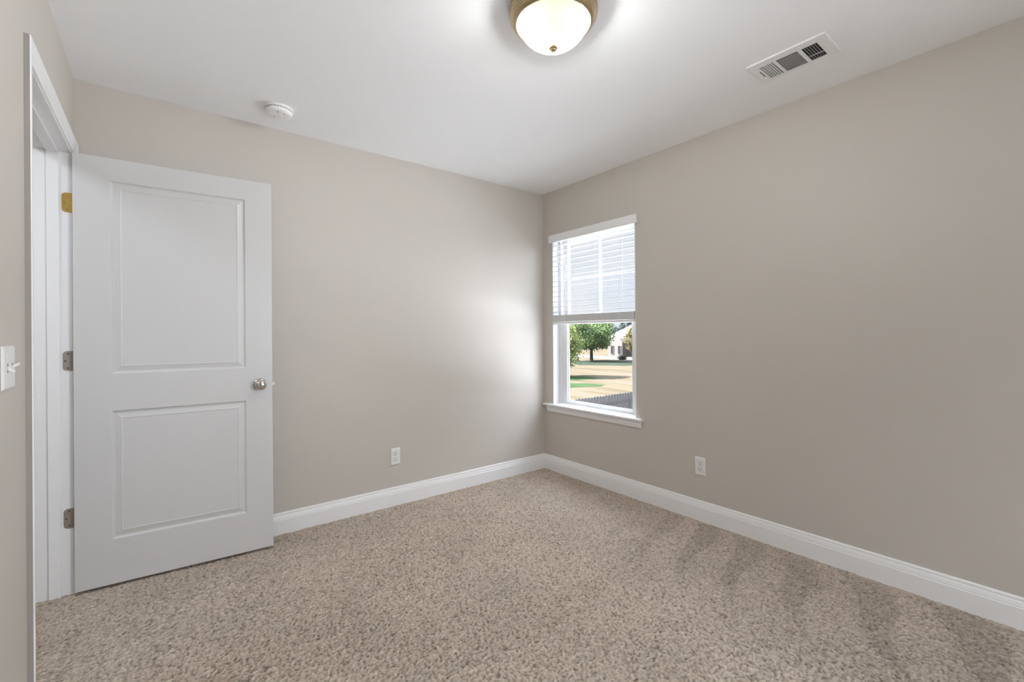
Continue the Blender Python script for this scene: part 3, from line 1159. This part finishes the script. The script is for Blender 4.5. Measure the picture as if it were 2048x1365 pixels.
# added white slab, unseen below the window, bounces sunlight onto the ceiling
M_bounce = mat('white_bounce_slab', (0.82, 0.84, 0.88), 0.9, var=(1.5, 0.03))
struct(patch('bounce_slab', [(1.3, -14.0), (16.0, -14.0), (16.0, 5.5), (1.3, 7.6)], M_bounce, G + 0.04))


def leaves(name, center, blobs, n, size, m, parent, seed, shell=0.6):
    """foliage: n small leaf cards scattered through ellipsoid blobs (cx,cy,cz,rx,ry,rz)"""
    rng = np.random.default_rng(seed)
    w = np.array([b[3] * b[4] * b[5] for b in blobs]) ** (2 / 3)
    ids = rng.choice(len(blobs), n, p=w / w.sum())
    B = np.array(blobs)[ids]
    d = rng.normal(size=(n, 3))
    d /= np.linalg.norm(d, axis=1)[:, None]
    rad = (shell + (1 - shell) * rng.random(n)) * (1 + 0.08 * rng.normal(size=n))
    c = B[:, :3] + d * B[:, 3:6] * rad[:, None]
    nr = d + 0.7 * rng.normal(size=(n, 3))
    nr /= np.linalg.norm(nr, axis=1)[:, None]
    t = np.cross(nr, rng.normal(size=(n, 3)))
    t /= np.linalg.norm(t, axis=1)[:, None]
    bt = np.cross(nr, t)
    s = size * (0.6 + 0.8 * rng.random(n))[:, None]
    v = np.stack([c - t * s, c - bt * s * 0.6, c + t * s, c + bt * s * 0.6], 1).reshape(-1, 3)
    me = bpy.data.meshes.new(name)
    me.vertices.add(n * 4)
    me.vertices.foreach_set('co', v.astype(np.float32).ravel())
    me.loops.add(n * 4)
    me.loops.foreach_set('vertex_index', np.arange(n * 4, dtype=np.int32))
    me.polygons.add(n)
    me.polygons.foreach_set('loop_start', np.arange(0, n * 4, 4, dtype=np.int32))
    me.polygons.foreach_set('loop_total', np.full(n, 4, dtype=np.int32))
    me.update()
    me.materials.append(m)
    o = bpy.data.objects.new(name, me)
    COL.objects.link(o)
    o.parent = parent
    return o


def trunk(parent, h, r, lean=0.0, limbs=5, reach=1.4, seed=1):
    rng = random.Random(seed)
    bm = bmesh.new()

    def tube(pts, rr):
        rings = []
        for p, q in zip(pts, rr):
            rings.append([Vector(p) + Vector((q * math.cos(a), q * math.sin(a), 0)) for a in [2 * math.pi * k / 8 for k in range(8)]])
        loft(bm, rings)
    tube([(0, 0, 0), (lean * 0.3, 0, h * 0.5), (lean, 0, h)], [r * 1.25, r, r * 0.8])
    for k in range(limbs):
        a = 2 * math.pi * k / limbs + rng.random()
        L = reach * (0.7 + 0.5 * rng.random())
        z0 = h * (0.75 + 0.25 * rng.random())
        tube([(lean * z0 / h, 0, z0), (lean + 0.5 * L * math.cos(a), 0.5 * L * math.sin(a), z0 + 0.5 * L), (lean + L * math.cos(a), L * math.sin(a), z0 + L * 0.9)],
             [r * 0.5, r * 0.35, r * 0.15])
    return link('trunk', bm, M_bark, parent=parent, smooth=True)


def tree(name, loc, blobs, n, size, m, label, seed, h=2.0, r=0.16, group=None, limbs=5, reach=1.4):
    t = empty(name, loc)
    tag(t, label, 'tree', group)
    trunk(t, h, r, 0, limbs, reach, seed)
    leaves('foliage', loc, blobs, n, size, m, t, seed)
    return t


# main tree on the lawn bed
rr = random.Random(5)
bl = [(0, 0, 4.1, 3.5, 3.5, 2.6)]
for k in range(16):
    a = 2 * math.pi * k / 16 * 1.618
    R0 = 3.1 * (0.5 + 0.5 * rr.random())
    bl.append((R0 * math.cos(a), R0 * math.sin(a), 2.0 + 3.9 * rr.random(), 1.25, 1.25, 0.9))
tree('leafy_tree', (48.0, 42.7, G), bl, 18000, 0.12, M_leaf_g, 'round green lawn tree standing in the middle of the window view', 11, h=2.2, r=0.22)
# nearer yellow-green tree at the left edge of the glass
bl = [(0, 0, 3.0, 2.2, 2.2, 2.3)]
for k in range(14):
    a = 2 * math.pi * k / 14 * 1.618
    R0 = 1.9 * (0.4 + 0.6 * rr.random())
    bl.append((R0 * math.cos(a), R0 * math.sin(a), 1.2 + 3.4 * rr.random(), 0.8, 0.8, 0.8))
p = at(43.0, 1120, G)
tree('leafy_tree', (p.x, p.y, G), bl, 13000, 0.10, M_leaf_y, 'yellow-green tree cut off by the left edge of the window glass', 12, h=1.6, r=0.18)
# autumn coloured tree by the house
p = at(71.0, 1266, G)
bl = [(0, 0, 3.2, 1.5, 1.5, 1.8), (0.6, 0.3, 2.2, 1.1, 1.1, 1.2), (-0.5, -0.4, 4.2, 1.0, 1.0, 1.0)]
tree('leafy_tree', (p.x, p.y, G), bl, 5000, 0.10, M_leaf_o, 'small tree with yellowing leaves in front of the house', 13, h=1.5, r=0.12, reach=0.8)
# dark bush
p = at(70.0, 1244, G)
bush = empty('bush', (p.x, p.y, G))
tag(bush, 'low dark bush by the house wall', 'bush')
leaves('foliage', None, [(0, 0, 0.3, 0.8, 0.8, 0.45)], 900, 0.08, M_leaf_b, bush, 14, 0.3)
# far tree line
for k in range(9):
    px = 1098 + k * 26
    p = at(128 + 14 * (k % 2), px, G)
    h = 8.5 + 1.6 * math.sin(k * 2.3)
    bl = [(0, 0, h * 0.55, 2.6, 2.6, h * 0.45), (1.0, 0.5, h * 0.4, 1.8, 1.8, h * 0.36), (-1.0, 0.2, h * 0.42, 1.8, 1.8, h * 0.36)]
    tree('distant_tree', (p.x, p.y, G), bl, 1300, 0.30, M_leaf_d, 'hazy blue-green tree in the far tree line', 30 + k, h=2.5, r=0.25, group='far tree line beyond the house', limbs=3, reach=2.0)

# neighbour house
house = empty('house', (63.0, 47.0, G))
tag(house, 'pale brick neighbour house with tan roof seen through the window', 'house')
bm = boxes(((0, -9.0, 0), (9.0, 5.2, 3.25)))
hw = link('wall', bm, M_brick, parent=house)
bm = bmesh.new()
for (x0, x1, y0, y1, z0, zr) in ((-0.5, 9.5, -9.5, 5.6, 3.25, 6.6),):
    a = [bm.verts.new(q) for q in ((x0, y0, z0), (x1, y0, z0), (x1, y1, z0), (x0, y1, z0))]
    cx = (x0 + x1) / 2
    r0 = bm.verts.new((cx, y0 + 4.6, zr)); r1 = bm.verts.new((cx, y1 - 4.6, zr))
    bm.faces.new((a[0], a[3], r1, r0)); bm.faces.new((a[1], r0, r1, a[2]))
    bm.faces.new((a[0], r0, a[1])); bm.faces.new((a[3], a[2], r1)); bm.faces.new((a[0], a[1], a[2], a[3]))
link('roof', bm, M_roof, parent=house)
bm = boxes(((-0.52, -9.5, 2.85), (-0.40, 5.6, 3.25)))
link('fascia', bm, M_fascia, parent=house)
# projecting entry gable with arched head
bm = bmesh.new()
prism(bm, [(-1.6, 0.6, 0), (-1.6, 3.4, 0), (-1.6, 3.4, 2.6), (-1.6, 2.8, 3.2), (-1.6, 2.0, 3.45), (-1.6, 1.2, 3.2), (-1.6, 0.6, 2.6)], (0, 0, 0), (1.7, 0, 0))
link('entry_bay', bm, M_brick, parent=house)
for y in (0.9, 2.5, -3.0, -5.5):
    x = -1.66 if y > 0 else -0.06
    bm = boxes(((x, y, 0.5), (x + 0.08, y + 0.55, 1.9)))
    f = link('window', bm, M_win, parent=house)
    bm = boxes(((x - 0.03, y - 0.08, 0.42), (x, y, 1.98)), ((x - 0.03, y + 0.55, 0.42), (x, y + 0.63, 1.98)), ((x - 0.03, y, 1.9), (x, y + 0.55, 1.98)), ((x - 0.03, y, 0.42), (x, y + 0.55, 0.5)))
    link('window_trim', bm, M_hwhite, parent=f)

# picket privacy fence below the window
fence = empty('wooden_fence', (6.0, 7.90, G))
tag(fence, 'weathered grey wooden privacy fence at the bottom of the window view', 'fence')
x = 0.0
k = 0
fr_ = random.Random(3)
while x < 9.0:
    w = 0.138
    hgt = 1.83 + fr_.uniform(-0.012, 0.012)
    bm = bmesh.new()
    prism(bm, [(x, 0, 0.03), (x + w, 0, 0.03), (x + w, 0, hgt - 0.035), (x + w - 0.03, 0, hgt), (x + 0.03, 0, hgt), (x, 0, hgt - 0.035)], (0, 0, 0), (0, 0.018, 0))
    link('picket', bm, M_fence, parent=fence)
    x += w + 0.020
    k += 1
for z in (0.35, 0.95, 1.50):
    bm = boxes(((0, 0.018, z), (9.0, 0.056, z + 0.085)))
    link('rail', bm, M_fence, parent=fence)
for x in (0.6, 3.0, 5.4, 7.8):
    bm = boxes(((x, 0.056, 0.0), (x + 0.09, 0.146, 1.75)))
    link('post', bm, M_fence, parent=fence)
